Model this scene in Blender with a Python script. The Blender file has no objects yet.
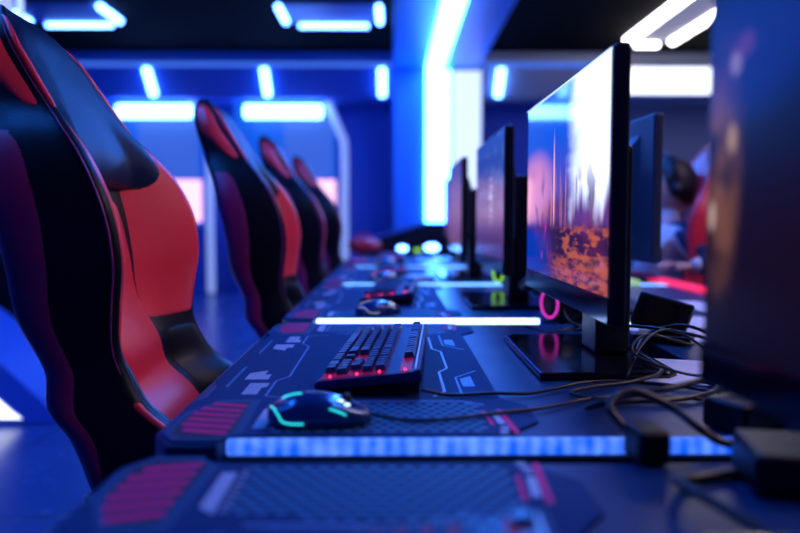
import bpy, bmesh, math, random
from mathutils import Vector, Matrix, Euler
random.seed(7)
PI = math.pi
sc = bpy.context.scene
COL = sc.collection

# ------------------------------------------------------------------ camera
FPX = 730.0
cam_d = bpy.data.cameras.new('camera')
cam = bpy.data.objects.new('camera', cam_d)
COL.objects.link(cam)
cam.location = (0, 0, 1.0)
pitch = math.atan((266.5 - 218) / FPX)
yaw = math.atan(8 / FPX)
cam.rotation_euler = (PI / 2 - pitch, 0, -yaw)
cam_d.sensor_width = 36
cam_d.lens = FPX / 800 * 36
cam_d.clip_start = 0.02
cam_d.dof.use_dof = True
cam_d.dof.focus_distance = 1.22
cam_d.dof.aperture_fstop = 1.75
sc.camera = cam

# ------------------------------------------------------------------ materials
def mat(name, col, rough=.5, metal=0., spec=.5, coat=0., emit=None, es=0., bump=None, noise=None, trans=0.):
    m = bpy.data.materials.new(name)
    m.use_nodes = True
    nt = m.node_tree
    b = nt.nodes['Principled BSDF']
    b.inputs['Base Color'].default_value = (*col, 1)
    b.inputs['Roughness'].default_value = rough
    b.inputs['Metallic'].default_value = metal
    b.inputs['Specular IOR Level'].default_value = spec
    b.inputs['Coat Weight'].default_value = coat
    b.inputs['Coat Roughness'].default_value = .08
    b.inputs['Transmission Weight'].default_value = trans
    if emit:
        b.inputs['Emission Color'].default_value = (*emit, 1)
        b.inputs['Emission Strength'].default_value = es
    tc = None
    if bump or noise:
        tc = nt.nodes.new('ShaderNodeTexCoord')
    if noise:
        sc_, amt = noise
        n = nt.nodes.new('ShaderNodeTexNoise')
        n.inputs['Scale'].default_value = sc_
        n.inputs['Detail'].default_value = 5
        nt.links.new(tc.outputs['Object'], n.inputs['Vector'])
        mp = nt.nodes.new('ShaderNodeMapRange')
        mp.inputs['To Min'].default_value = max(0, rough - amt)
        mp.inputs['To Max'].default_value = min(1, rough + amt)
        nt.links.new(n.outputs['Fac'], mp.inputs['Value'])
        nt.links.new(mp.outputs['Result'], b.inputs['Roughness'])
    if bump:
        sc_, st = bump
        n = nt.nodes.new('ShaderNodeTexNoise')
        n.inputs['Scale'].default_value = sc_
        n.inputs['Detail'].default_value = 3
        nt.links.new(tc.outputs['Object'], n.inputs['Vector'])
        bp = nt.nodes.new('ShaderNodeBump')
        bp.inputs['Strength'].default_value = st
        bp.inputs['Distance'].default_value = .002
        nt.links.new(n.outputs['Fac'], bp.inputs['Height'])
        nt.links.new(bp.outputs['Normal'], b.inputs['Normal'])
    return m

def emat(name, col, s):
    return mat(name, (.02, .02, .02), .5, emit=col, es=s)

M = {}
M['black_leather'] = mat('black_leather', (.003, .004, .008), .38, spec=.22, bump=(260, .25), noise=(14, .07))
M['navy_leather'] = mat('navy_leather', (.003, .010, .036), .42, spec=.18, bump=(260, .2))
M['red_leather'] = mat('red_leather', (.92, .03, .045), .36, bump=(220, .25), noise=(12, .05))
M['crimson_leather'] = mat('crimson_leather', (.24, .008, .09), .4, bump=(220, .25))
M['piping'] = mat('piping', (.32, .02, .16), .35)
M['black_plastic'] = mat('black_plastic', (.006, .006, .010), .38, spec=.3, noise=(30, .08))
M['gloss_black'] = mat('gloss_black', (.005, .005, .009), .12, spec=.4)
M['grey_plastic'] = mat('grey_plastic', (.05, .065, .10), .45)
M['mouse_shell'] = mat('mouse_shell', (.006, .03, .16), .2, coat=.3)
M['rubber'] = mat('rubber', (.015, .015, .017), .6)
M['cable'] = mat('cable', (.012, .012, .014), .38)
M['desk'] = mat('desk', (.005, .035, .12), .36, spec=.22, bump=(90, .08), noise=(9, .08))
M['desk_edge'] = mat('desk_edge', (.01, .01, .012), .5)
M['pad'] = mat('pad_cloth', (.003, .028, .125), .7, spec=.2, bump=(900, .3))
M['pad_rim'] = mat('pad_rim', (.02, .07, .17), .6, spec=.2)
M['pad_dark'] = mat('pad_dark', (.006, .009, .022), .6)
M['pad_red'] = mat('pad_red', (.80, .008, .17), .6, spec=.2)
M['pad_grey'] = mat('pad_grey', (.42, .45, .55), .5)
M['pad_dot'] = mat('pad_dot', (.045, .20, .34), .6, spec=.2)
M['pad_line'] = mat('pad_line', (.12, .22, .45), .5)
M['key'] = mat('keycap', (.03, .05, .14), .3)
M['legend'] = mat('legend', (.3, .35, .5), .5)
M['kb_body'] = mat('kb_body', (.010, .025, .12), .4, spec=.3)
M['metal'] = mat('metal', (.35, .37, .4), .3, metal=1)
M['white_plastic'] = mat('white_plastic', (.7, .72, .76), .4)
M['paper'] = mat('paper', (.75, .75, .78), .6)
M['skin'] = mat('skin', (.62, .36, .28), .5)
M['hair'] = mat('hair', (.012, .01, .012), .5)
M['shirt'] = mat('shirt', (.62, .64, .72), .8, bump=(120, .4))
M['jacket'] = mat('jacket', (.012, .03, .09), .8, bump=(120, .4))
M['ceiling'] = mat('ceiling_paint', (.002, .002, .003), .9, spec=.05)
M['wall_blue'] = mat('wall_blue', (.02, .09, .50), .6, bump=(30, .1))
M['wall_grey'] = mat('wall_grey', (.34, .37, .43), .7, bump=(30, .1))
M['beam'] = mat('beam_paint', (.05, .16, .62), .45)
M['pillar'] = mat('pillar_paint', (.03, .24, .75), .4)
M['steel_white'] = mat('painted_steel', (.6, .65, .75), .35)
M['led_bluewhite'] = emat('led_bluewhite', (.036, .20, 1.0), 34)
M['led_fill_blue'] = emat('led_fill_blue', (.015, .17, 1.0), 44)
M['led_white'] = emat('led_white', (.09, .26, 1.0), 20)
M['led_fill_neutral'] = emat('led_fill_neutral', (1.0, .72, .88), 34)
M['led_neutral'] = emat('led_neutral', (1.0, .90, .95), 9)
M['led_panel'] = emat('led_panel', (.85, .9, 1.0), 2.2)
M['led_blueline'] = emat('led_blueline', (.06, .2, 1.0), .9)
M['booth_wall_glow'] = emat('booth_wall_glow', (.0, .12, 1.0), .75)
M['booth_wall_glow_soft'] = emat('booth_wall_glow_soft', (.05, .16, .9), .75)
M['booth_pink'] = emat('booth_pink', (1.0, .55, .8), 1.6)
M['led_red'] = emat('led_red', (1.0, .02, .10), 5)
M['led_magenta'] = emat('led_magenta', (.75, .03, .55), .9)
M['led_green'] = emat('led_green', (.35, 1.0, .05), 1.0)
M['led_cyan'] = emat('led_cyan', (.02, .75, .85), 1.5)
M['line_pale'] = emat('line_pale', (.5, .6, 1), .7)
M['led_lime'] = emat('led_lime', (.6, 1, .55), .55)

# desk led strip: bright dots of light in a blue diffuser
def strip_mat(name, low, high):
    m = bpy.data.materials.new(name)
    m.use_nodes = True
    nt = m.node_tree
    b = nt.nodes['Principled BSDF']
    b.inputs['Base Color'].default_value = (.02, .02, .05, 1)
    tc = nt.nodes.new('ShaderNodeTexCoord')
    sx = nt.nodes.new('ShaderNodeSeparateXYZ')
    nt.links.new(tc.outputs['Object'], sx.inputs[0])
    f = nt.nodes.new('ShaderNodeMath'); f.operation = 'MULTIPLY'; f.inputs[1].default_value = 2 * PI / .0175
    nt.links.new(sx.outputs['X'], f.inputs[0])
    s = nt.nodes.new('ShaderNodeMath'); s.operation = 'SINE'
    nt.links.new(f.outputs[0], s.inputs[0])
    n = nt.nodes.new('ShaderNodeTexNoise'); n.inputs['Scale'].default_value = 38
    nt.links.new(tc.outputs['Object'], n.inputs['Vector'])
    a = nt.nodes.new('ShaderNodeMath'); a.operation = 'MULTIPLY_ADD'; a.inputs[1].default_value = .13; 
    nt.links.new(s.outputs[0], a.inputs[0]); nt.links.new(n.outputs['Fac'], a.inputs[2])
    r = nt.nodes.new('ShaderNodeValToRGB')
    r.color_ramp.elements[0].position = .25; r.color_ramp.elements[0].color = (*low, 1)
    r.color_ramp.elements[1].position = .95; r.color_ramp.elements[1].color = (*high, 1)
    nt.links.new(a.outputs[0], r.inputs[0])
    nt.links.new(r.outputs[0], b.inputs['Emission Color'])
    b.inputs['Emission Strength'].default_value = 1
    return m
M['strip_near'] = strip_mat('strip_near', (.004, .12, 1.1), (.20, .44, 1.5))
M['strip_mid'] = strip_mat('strip_mid', (1.6, 2.4, 5), (2, 3, 6))
M['strip_far'] = strip_mat('strip_far', (.3, 1.0, 2.6), (.5, 1.2, 2.6))

def floor_mat():
    m = mat('floor_tiles', (.05, .06, .09), .25, noise=(6, .08))
    nt = m.node_tree; b = nt.nodes['Principled BSDF']
    tc = nt.nodes.new('ShaderNodeTexCoord')
    br = nt.nodes.new('ShaderNodeTexBrick')
    br.offset = 0
    br.inputs['Scale'].default_value = 1
    br.inputs['Brick Width'].default_value = .8
    br.inputs['Row Height'].default_value = .8
    br.inputs['Mortar Size'].default_value = .004
    br.inputs['Color1'].default_value = (.05, .11, .30, 1)
    br.inputs['Color2'].default_value = (.04, .09, .26, 1)
    br.inputs['Mortar'].default_value = (.02, .02, .03, 1)
    nt.links.new(tc.outputs['Object'], br.inputs['Vector'])
    nt.links.new(br.outputs['Color'], b.inputs['Base Color'])
    return m
M['floor'] = floor_mat()

# ------------------------------------------------------------------ screen pictures (uv: u 0 far edge .. 1 near edge, v 0 bottom .. 1 top)
class NT:
    def __init__(s, name):
        s.m = bpy.data.materials.new(name); s.m.use_nodes = True
        s.t = s.m.node_tree; s.b = s.t.nodes['Principled BSDF']
        uv = s.t.nodes.new('ShaderNodeUVMap'); uv.uv_map = 'UVMap'
        sp = s.t.nodes.new('ShaderNodeSeparateXYZ')
        s.t.links.new(uv.outputs[0], sp.inputs[0])
        s.u, s.v = sp.outputs[0], sp.outputs[1]
    def val(s, x, inp):
        if isinstance(x, (int, float)): inp.default_value = x
        elif isinstance(x, tuple): inp.default_value = (*x, 1)
        else: s.t.links.new(x, inp)
    def math(s, op, a, b=0., c=0.):
        n = s.t.nodes.new('ShaderNodeMath'); n.operation = op
        s.val(a, n.inputs[0]); s.val(b, n.inputs[1]); s.val(c, n.inputs[2])
        return n.outputs[0]
    def ss(s, x, lo, hi):
        n = s.t.nodes.new('ShaderNodeMapRange'); n.interpolation_type = 'SMOOTHSTEP'
        s.val(x, n.inputs[0]); n.inputs[1].default_value = lo; n.inputs[2].default_value = hi
        if hi < lo:
            n.inputs[1].default_value = hi; n.inputs[2].default_value = lo
            n.inputs[3].default_value = 1; n.inputs[4].default_value = 0
        return n.outputs[0]
    def mix(s, f, a, b):
        n = s.t.nodes.new('ShaderNodeMix'); n.data_type = 'RGBA'
        s.val(f, n.inputs[0]); s.val(a, n.inputs[6]); s.val(b, n.inputs[7])
        return n.outputs[2]
    def noise(s, su, sv, det=3, seed=0.):
        c = s.t.nodes.new('ShaderNodeCombineXYZ')
        s.val(s.math('MULTIPLY', s.u, su), c.inputs[0]); s.val(s.math('MULTIPLY', s.v, sv), c.inputs[1]); c.inputs[2].default_value = seed
        n = s.t.nodes.new('ShaderNodeTexNoise'); n.inputs['Scale'].default_value = 1; n.inputs['Detail'].default_value = det
        s.t.links.new(c.outputs[0], n.inputs['Vector'])
        return n.outputs['Fac']
    def mul(s, *a):
        r = a[0]
        for x in a[1:]: r = s.math('MULTIPLY', r, x)
        return r
    def blob(s, cu, cv, ru, rv):
        du = s.math('DIVIDE', s.math('SUBTRACT', s.u, cu), ru)
        dv = s.math('DIVIDE', s.math('SUBTRACT', s.v, cv), rv)
        d = s.math('ADD', s.math('MULTIPLY', du, du), s.math('MULTIPLY', dv, dv))
        return s.ss(d, 1.0, 0.0)
    def done(s, col, strength, rough=.06, base=(.004, .004, .006)):
        s.b.inputs['Base Color'].default_value = (*base, 1)
        s.b.inputs['Roughness'].default_value = rough
        s.b.inputs['Specular IOR Level'].default_value = .5
        s.t.links.new(col, s.b.inputs['Emission Color'])
        s.b.inputs['Emission Strength'].default_value = strength
        return s.m

def screen_city():
    n = NT('screen_picture_city')
    c = n.mix(n.ss(n.v, .35, .8), (.10, .035, .22), (.002, .06, .50))
    # pale pink haze at the far edge
    c = n.mix(n.blob(.14, .50, .36, .26), c, (.62, .22, .36))
    # white area towards the near edge
    e = n.math('ADD', n.u, n.math('MULTIPLY', n.math('SUBTRACT', n.noise(3, 5), .5), .18))
    white_area = n.mul(n.ss(e, .58, .74), n.ss(n.math('ADD', n.v, n.math('MULTIPLY', n.noise(13, 1.2), .5)), .56, .74))
    c = n.mix(white_area, c, (1.0, 1.15, 1.6))
    # towers: thin vertical streaks
    st = n.mul(n.ss(n.noise(13, 3.5, 4, 3.), .50, .60), n.ss(n.v, .66, .42), n.ss(n.v, .1, .25))
    c = n.mix(n.math('MULTIPLY', st, .8), c, (.06, .02, .12))
    st2 = n.mul(n.ss(n.noise(60, 1.2, 2, 9.), .60, .68), n.ss(n.v, .66, .45), n.ss(n.v, .2, .3), n.ss(n.u, .75, .6))
    c = n.mix(n.math('MULTIPLY', st2, .8), c, (.9, .35, .3))
    c = n.mix(n.mul(n.blob(.43, .5, .012, .33), .9), c, (1.2, .5, .35))
    # dark band of ground, then glowing orange rocks, deep blue reflection painted at the far bottom
    g = n.ss(n.math('ADD', n.v, n.math('MULTIPLY', n.noise(14, 3, 3, 5.), .16)), .40, .32)
    c = n.mix(g, c, (.025, .010, .07))
    rock = n.mul(g, n.ss(n.noise(11, 24, 4, 2.), .46, .60), n.ss(n.u, .42, .62))
    c = n.mix(rock, c, (.42, .09, .06))
    gr = n.mul(n.ss(n.math('SUBTRACT', n.v, n.math('MULTIPLY', n.noise(9, 9, 3, 1.), .12)), .1, .02), n.ss(n.u, .3, .5))
    c = n.mix(n.math('MULTIPLY', gr, n.ss(n.noise(16, 40, 3, 8.), .3, .7)), c, (.42, .08, .05))
    c = n.mix(n.mul(n.ss(n.u, .5, .2), n.ss(n.v, .3, .2)), c, (.0, .03, .32))
    hatch_refl = n.mul(n.ss(n.noise(50, 5, 2, 7.), .62, .68), n.ss(n.u, .45, .3), n.ss(n.u, .12, .22), n.ss(n.v, .34, .28), n.ss(n.v, .02, .1))  # magenta specks: reflection of the mat hatch painted into the picture
    c = n.mix(hatch_refl, c, (.6, .02, .55))
    return n.done(c, 1.1)

def screen_lobby():
    n = NT('screen_picture_lobby')
    c = n.mix(n.ss(n.v, .25, .75), (.22, .09, .24), (.01, .05, .34))
    c = n.mix(n.mul(n.ss(n.v, .25, .1)), c, (.10, .03, .16))
    pan = n.mul(n.ss(n.noise(5, 7, 1, 4.), .5, .56), n.ss(n.v, .3, .4), n.ss(n.v, .95, .85), .6)
    c = n.mix(pan, c, (.12, .22, .55))
    txt = n.mul(n.blob(.6, .5, .07, .3), n.ss(n.noise(8, 40, 2, 1.), .48, .55))
    c = n.mix(txt, c, (.9, .9, 1.2))
    return n.done(c, .5, rough=.2)

def screen_pale():
    n = NT('screen_picture_pale')
    c = n.mix(n.ss(n.v, .2, .9), (.36, .14, .2), (.14, .11, .36))
    c = n.mix(n.mul(n.ss(n.noise(10, 8, 3, 4.), .45, .6), .6), c, (.12, .08, .3))
    return n.done(c, .5, rough=.2)

def screen_reflection():
    n = NT('screen_picture_reflection')
    c = n.mix(n.ss(n.v, .35, .95), (.002, .002, .008), (.0, .025, .16))
    d = n.mul(n.blob(.045, .45, .065, .42), n.ss(n.noise(14, 5, 3, 4.), .35, .65))  # brown reflection streak painted into the screen picture
    c = n.mix(n.math('MULTIPLY', d, .75), c, (.45, .17, .09))
    s = n.mul(n.blob(.075, .70, .020, .04), 1.)
    c = n.mix(s, c, (1.1, .8, 1.2))
    s = n.mul(n.blob(.10, .735, .03, .04), .8)
    c = n.mix(s, c, (.5, .12, .5))
    s = n.mul(n.blob(.016, .33, .013, .05), 1.)
    c = n.mix(s, c, (1.0, .7, .6))
    s = n.mul(n.blob(.07, .52, .015, .05), .8)
    c = n.mix(s, c, (1.0, .6, .4))
    c = n.mix(n.mul(n.blob(.12, .74, .22, .22), .6), c, (.0, .05, .6))
    return n.done(c, .5, rough=.3)
M['screen_city'] = screen_city()
M['screen_lobby'] = screen_lobby()
M['screen_pale'] = screen_pale()
M['screen_reflection'] = screen_reflection()

# ------------------------------------------------------------------ object helpers
def link(name, me, parent=None, loc=None, rot=None):
    o = bpy.data.objects.new(name, me); COL.objects.link(o)
    if parent: o.parent = parent
    if loc is not None: o.location = loc
    if rot is not None: o.rotation_euler = rot
    return o

def finish(name, bm, mats, parent=None, smooth=False, loc=None, rot=None, bevel=0, seg=2):
    bmesh.ops.recalc_face_normals(bm, faces=bm.faces)
    me = bpy.data.meshes.new(name); bm.to_mesh(me); bm.free()
    if not isinstance(mats, (list, tuple)): mats = [mats]
    for m in mats: me.materials.append(m)
    if smooth:
        for p in me.polygons: p.use_smooth = True
    o = link(name, me, parent, loc, rot)
    if bevel:
        b = o.modifiers.new('bevel', 'BEVEL'); b.width = bevel; b.segments = seg; b.limit_method = 'ANGLE'; b.angle_limit = .7
    return o

def box(bm, x0, x1, y0, y1, z0, z1, mi=0, mtx=None):
    vs = [bm.verts.new(Vector(p)) for p in ((x0,y0,z0),(x1,y0,z0),(x1,y1,z0),(x0,y1,z0),(x0,y0,z1),(x1,y0,z1),(x1,y1,z1),(x0,y1,z1))]
    if mtx:
        for v in vs: v.co = mtx @ v.co
    for f in ((0,3,2,1),(4,5,6,7),(0,1,5,4),(1,2,6,5),(2,3,7,6),(3,0,4,7)):
        fc = bm.faces.new([vs[i] for i in f]); fc.material_index = mi
    return vs

def prism(bm, pts, z0, z1, mi=0):
    """polygon in xy extruded z0..z1"""
    a = [bm.verts.new((p[0], p[1], z0)) for p in pts]
    b = [bm.verts.new((p[0], p[1], z1)) for p in pts]
    n = len(pts)
    f = [bm.faces.new(a[::-1]), bm.faces.new(b)]
    for i in range(n):
        f.append(bm.faces.new((a[i], a[(i+1) % n], b[(i+1) % n], b[i])))
    for x in f: x.material_index = mi

def flat(bm, pts, z, mi=0):
    f = bm.faces.new([bm.verts.new((p[0], p[1], z)) for p in pts]); f.material_index = mi
    if f.normal.z < 0: f.normal_flip()

def cyl(bm, p0, p1, r0, r1=None, n=20, mi=0, cap=True):
    p0 = Vector(p0); p1 = Vector(p1); r1 = r0 if r1 is None else r1
    d = (p1 - p0).normalized(); q = d.to_track_quat('Z', 'Y')
    A = []; B = []
    for i in range(n):
        a = 2 * PI * i / n; v = Vector((math.cos(a), math.sin(a), 0))
        A.append(bm.verts.new(p0 + q @ (v * r0))); B.append(bm.verts.new(p1 + q @ (v * r1)))
    fs = []
    for i in range(n):
        fs.append(bm.faces.new((A[i], A[(i+1) % n], B[(i+1) % n], B[i])))
    if cap: fs += [bm.faces.new(A[::-1]), bm.faces.new(B)]
    for f in fs: f.material_index = mi; f.smooth = True

def catmull(pts, n=8, closed=False):
    P = [Vector(p) for p in pts]; out = []
    m = len(P); rng = m if closed else m - 1
    for i in range(rng):
        if closed: a, b, c, d = P[i-1], P[i], P[(i+1) % m], P[(i+2) % m]
        else: a, b, c, d = P[max(i-1, 0)], P[i], P[i+1], P[min(i+2, m-1)]
        for k in range(n):
            t = k / n
            out.append(.5 * ((2*b) + (c-a)*t + (2*a-5*b+4*c-d)*t*t + (3*b-a-3*c+d)*t**3))
    if not closed: out.append(P[-1])
    return out

def tube(bm, pts, r, n=8, closed=False, mi=0, smoothn=8):
    C = catmull(pts, smoothn, closed) if smoothn else [Vector(p) for p in pts]
    rings = []; m = len(C); up = None
    for i, p in enumerate(C):
        if closed: d = (C[(i+1) % m] - C[i-1])
        else: d = C[min(i+1, m-1)] - C[max(i-1, 0)]
        d = d.normalized() if d.length > 1e-9 else Vector((0, 0, 1))
        if up is None:
            up = Vector((0, 0, 1)) if abs(d.z) < .9 else Vector((1, 0, 0))
        up = (up - d * up.dot(d)).normalized(); s = d.cross(up)
        rr = r(i / max(1, m-1)) if callable(r) else r
        rings.append([bm.verts.new(p + (up * math.cos(2*PI*k/n) + s * math.sin(2*PI*k/n)) * rr) for k in range(n)])
    fs = []
    for i in range(m if closed else m - 1):
        A = rings[i]; B = rings[(i+1) % m]
        for k in range(n):
            fs.append(bm.faces.new((A[k], A[(k+1) % n], B[(k+1) % n], B[k])))
    if not closed: fs += [bm.faces.new(rings[0][::-1]), bm.faces.new(rings[-1])]
    for f in fs: f.material_index = mi; f.smooth = True

def tag(o, label=None, cat=None, group=None, kind=None):
    if label: o['label'] = label
    if cat: o['category'] = cat
    if group: o['group'] = group
    if kind: o['kind'] = kind
    return o

def thing(name, label, cat, loc=(0, 0, 0), rz=0, group=None):
    o = link(name, None, None, loc, (0, 0, rz))
    return tag(o, label, cat, group)

def structure(name, bm, m, bevel=0):
    return tag(finish(name, bm, m, bevel=bevel), kind='structure')

def kids(o): return [c for c in list(COL.objects) if c.parent == o]

def copy_tree(o, parent=None, KM=None):
    if KM is None:
        KM = {}
        for x in COL.objects:
            if x.parent: KM.setdefault(x.parent.name, []).append(x)
    c = o.copy(); COL.objects.link(c); c.parent = parent
    for ch in KM.get(o.name, []): copy_tree(ch, c, KM)
    return c

def new(): return bmesh.new()

# ------------------------------------------------------------------ room
XL, XR, YB, YF, ZC = -5.5, 5.0, -2.5, 9.9, 3.0
b = new(); box(b, XL, XR, YB, YF, -.1, 0); structure('floor', b, M['floor'])
b = new(); box(b, XL, XR, YB, YF, ZC, ZC+.1); structure('ceiling', b, M['ceiling'])
b = new(); box(b, XL-.1, 2.3, YF, YF+.1, 0, ZC); structure('wall_far', b, M['wall_blue'])
b = new(); box(b, 2.3, XR+.1, YF, YF+.1, 0, ZC); structure('wall_far_right', b, M['wall_grey'])
b = new(); box(b, XL-.1, XL, YB, YF, 0, ZC); structure('wall_left', b, M['wall_blue'])
b = new(); box(b, XR, XR+.1, YB, YF, 0, ZC); structure('wall_right', b, M['wall_grey'])
b = new(); box(b, XL-.1, XR+.1, YB-.1, YB, 0, ZC); structure('wall_back', b, M['wall_blue'])

# sloping soffit at the far end (its face leans away downwards)
def soffit(name, x0, x1, m):
    b = new()
    sec = [(8.98, 2.85), (9.33, 2.50), (9.9, 2.50), (9.9, 3.0), (8.98, 3.0)]
    A = [b.verts.new((x0, y, z)) for y, z in sec]; B = [b.verts.new((x1, y, z)) for y, z in sec]
    b.faces.new(A); b.faces.new(B[::-1])
    for i in range(5): b.faces.new((A[i], A[(i+1) % 5], B[(i+1) % 5], B[i]))
    return structure(name, b, m)
soffit('trim_1', XL, .05, M['beam'])
soffit('trim_2', .95, XR, mat('soffit_grey', (.45, .5, .6), .6))
# glowing blue line along the upper edge of the soffit
b = new(); box(b, XL, -.0, 8.95, 8.978, 2.825, 2.87)
box(b, .97, 2.55, 8.95, 8.978, 2.825, 2.87)
tag(finish('led_line', b, M['led_blueline']), 'thin blue light line along the top of the far sloping soffit', 'light strip')

# slanted tubes on the soffit
def slanted_tube(x):
    b = new()
    cyl(b, (x, 9.0, 2.805), (x, 9.26, 2.535), .045, n=16)
    return finish('light_tube', b, M['led_white'])
wheres = {-4.4: None, -2.97: 'slanted white light tube on the far soffit, leftmost, above the nearest chair', -1.55: 'slanted white light tube on the far soffit between the second and third ceiling corner lights',
          -.12: 'slanted white light tube on the far soffit just left of the bright pillar', 1.33: 'slanted white light tube on the far soffit just right of the bright pillar'}
wheres[-1.55] = 'slanted white light tube on the far soffit, above the second booth'
wheres[-2.97] = 'slanted white light tube on the far soffit, above the left booth'
for x in (-2.97, -1.55, -.12, 1.33):
    tag(slanted_tube(x), wheres[x], 'light tube', 'slanted tubes on the far soffit')

# big bright sign box right of the pillar
t = thing('light_box', 'wide glowing white light box high on the far wall at right', 'light box', (3.6, 9.0, 2.53))
b = new(); box(b, -1.0, 1.3, -.08, .0, -.06, .30); finish('housing', b, M['beam'], t, bevel=.01)
b = new(); box(b, -.96, 1.26, -.10, -.082, -.03, .28); finish('lit_face', b, M['led_panel'], t)

# longitudinal ceiling beam + pillar, both with a led band
b = new(); box(b, 0.02, .98, -2.4, 8.42, 2.70, 3.0); structure('trim_3', b, M['pillar'])
b = new(); box(b, 0.02, 1.02, 8.42, 8.9, 0, 3.0); structure('trim_4', b, M['pillar'])
t = thing('led_band', 'broad blue-white light band running along the ceiling beam and down the pillar', 'light band', (.5, 8.4, 0))
b = new(); box(b, -.115, .085, -6.5, .0, 2.672, 2.699); finish('beam_band', b, M['led_bluewhite'], t)
b = new(); box(b, -.115, .165, -.02, .018, .95, 2.672); finish('pillar_band', b, M['led_bluewhite'], t)
t = thing('pillar_lightbox', 'tall white light panel on the pillar beside the bright band', 'light panel', (.85, 8.4, 0))
b = new(); box(b, -.16, .16, -.03, .018, 1.2, 2.66); finish('lit_face', b, mat('panel_glow', (.1,.1,.1), .5, emit=(.62, .76, 1.0), es=1.3), t)
b = new(); box(b, -.175, -.16, -.035, .018, 1.18, 2.68); box(b, .16, .165, -.035, .018, 1.18, 2.68); finish('frame', b, M['steel_white'], t)

# rectangular tube lights below the ceiling
def tube_frame(name, label, x0, x1, y0, y1, panel, lm, z=2.965, r=.03, gap=.12, rgroup=None, three=False):
    t = thing(name, label, 'ceiling light', ((x0+x1)/2, (y0+y1)/2, z), 0, rgroup)
    hx = (x1-x0)/2; hy = (y1-y0)/2
    b = new(); box(b, -hx+.04, hx-.04, -hy+.04, hy-.04, .0, .033); finish('tray', b, panel, t)
    for p0, p1 in [q for q in (((-hx+gap, hy, 0), (hx-gap, hy, 0)), ((-hx+gap, -hy, 0), (hx-gap, -hy, 0)), ((-hx, -hy+gap, 0), (-hx, hy-gap, 0)), ((hx, -hy+gap, 0), (hx, hy-gap, 0))) if not (three and q[0][1] == -hy and q[1][1] == -hy)]:
        b = new(); cyl(b, p0, p1, r, n=14); finish('tube', b, lm, t)
    return t
tray_blue = mat('tray_blue', (.10, .2, .5), .4)
tray_white = mat('tray_white', (.55, .55, .58), .5)
G = 'rectangular tube lights under the black ceiling'
tube_frame('ceiling_light', 'rectangle of white tubes on the black ceiling, next to the blue beam', -1.06, -.12, 6.85, 7.6, tray_blue, M['led_white'], rgroup=G, three=True)
tube_frame('ceiling_light', 'rectangle of white tubes on the black ceiling, above the nearest chair', -3.62, -2.72, 6.85, 7.6, tray_blue, M['led_white'], rgroup=G, three=True)
tube_frame('ceiling_light', 'long rectangle of white tubes around a pale tray, right of the pillar', 2.62, 3.12, 5.6, 8.35, tray_white, M['led_neutral'], r=.045, rgroup=G)
# tube lights out of view, added to light the chairs and desks
tube_frame('ceiling_light', 'added rectangle of bluish tubes over the chairs, out of view, lighting the row', -2.6, -1.3, .9, 2.9, tray_blue, M['led_fill_blue'], r=.05, rgroup=G)
tube_frame('ceiling_light', 'added rectangle of white tubes over the opposite seats, out of view, lighting the chair fronts', 1.9, 2.6, .2, 2.4, tray_blue, M['led_fill_neutral'], r=.035, rgroup=G)

t = thing('hanging_lamp', 'pale textured hanging lamp box at the top left corner', 'lamp', (-2.72, 5.0, 2.34), 0)
b = new(); box(b, -.12, .14, -.12, .12, 0, .3); finish('lamp_box', b, mat('lamp_box_glow', (.5,.5,.6), .5, emit=(.45,.5,1), es=.8), t, bevel=.01)
b = new(); cyl(b, (0, 0, .3), (0, 0, .66), .008, n=8); finish('cord', b, M['black_plastic'], t)
b = new(); box(b, .225, .255, -.015, .015, -.06, .66); finish('white_post', b, mat('post_glow', (.6,.6,.7), .5, emit=(.5,.7,1), es=1.2), t)
# booths against the far wall: back wall with its blue light painted as emission, white curved frame at its right edge, tube on top
def booth(x0, x1, label, tube_x, bg):
    w = x1 - x0
    t = thing('booth', label, 'booth', (x0, 9.6, 0))
    b = new(); box(b, 0, w-.12, .12, .16, .9, 2.52); finish('back_wall_glow', b, M['booth_wall_glow'], t)
    b = new(); box(b, w*.45, w-.16, .09, .118, 1.55, 2.3); finish('inner_panel', b, M['booth_wall_glow_soft'], t)
    b = new(); box(b, 0, w-.1, .0, .28, 0, .9); finish('counter', b, M['wall_blue'], t)
    b = new(); tube(b, [(w-.22, 0, 2.5), (w-.05, 0, 2.1), (w, 0, 1.9), (w, 0, 1.0), (w, 0, 0.02)], .05, 10); finish('post', b, mat('post_lit', (.5,.6,.8), .4, emit=(.45,.6,1), es=.45), t)
    b = new(); box(b, w-.62, w-.12, .03, .08, .95, 1.5); finish('pink_display', b, M['booth_pink'], t, bevel=.02)
    b = new(); cyl(b, (tube_x[0]-x0, -.12, 2.36), (tube_x[1]-x0, -.12, 2.36), .085, n=16); cyl(b, (tube_x[0]-x0+.1, -.12, 2.36), (tube_x[0]-x0+.1, .12, 2.36), .02); finish('top_tube', b, M['led_white'], t)
    return t
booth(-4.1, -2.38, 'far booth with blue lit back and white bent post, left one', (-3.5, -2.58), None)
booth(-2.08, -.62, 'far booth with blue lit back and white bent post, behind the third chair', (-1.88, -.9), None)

# ------------------------------------------------------------------ desks
P = .98
Y0 = .815
DX0, DX1, DZ = -.275, .47, .75
OX0, OX1 = .52, 1.17
SX1 = .275
LY = .895

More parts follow.
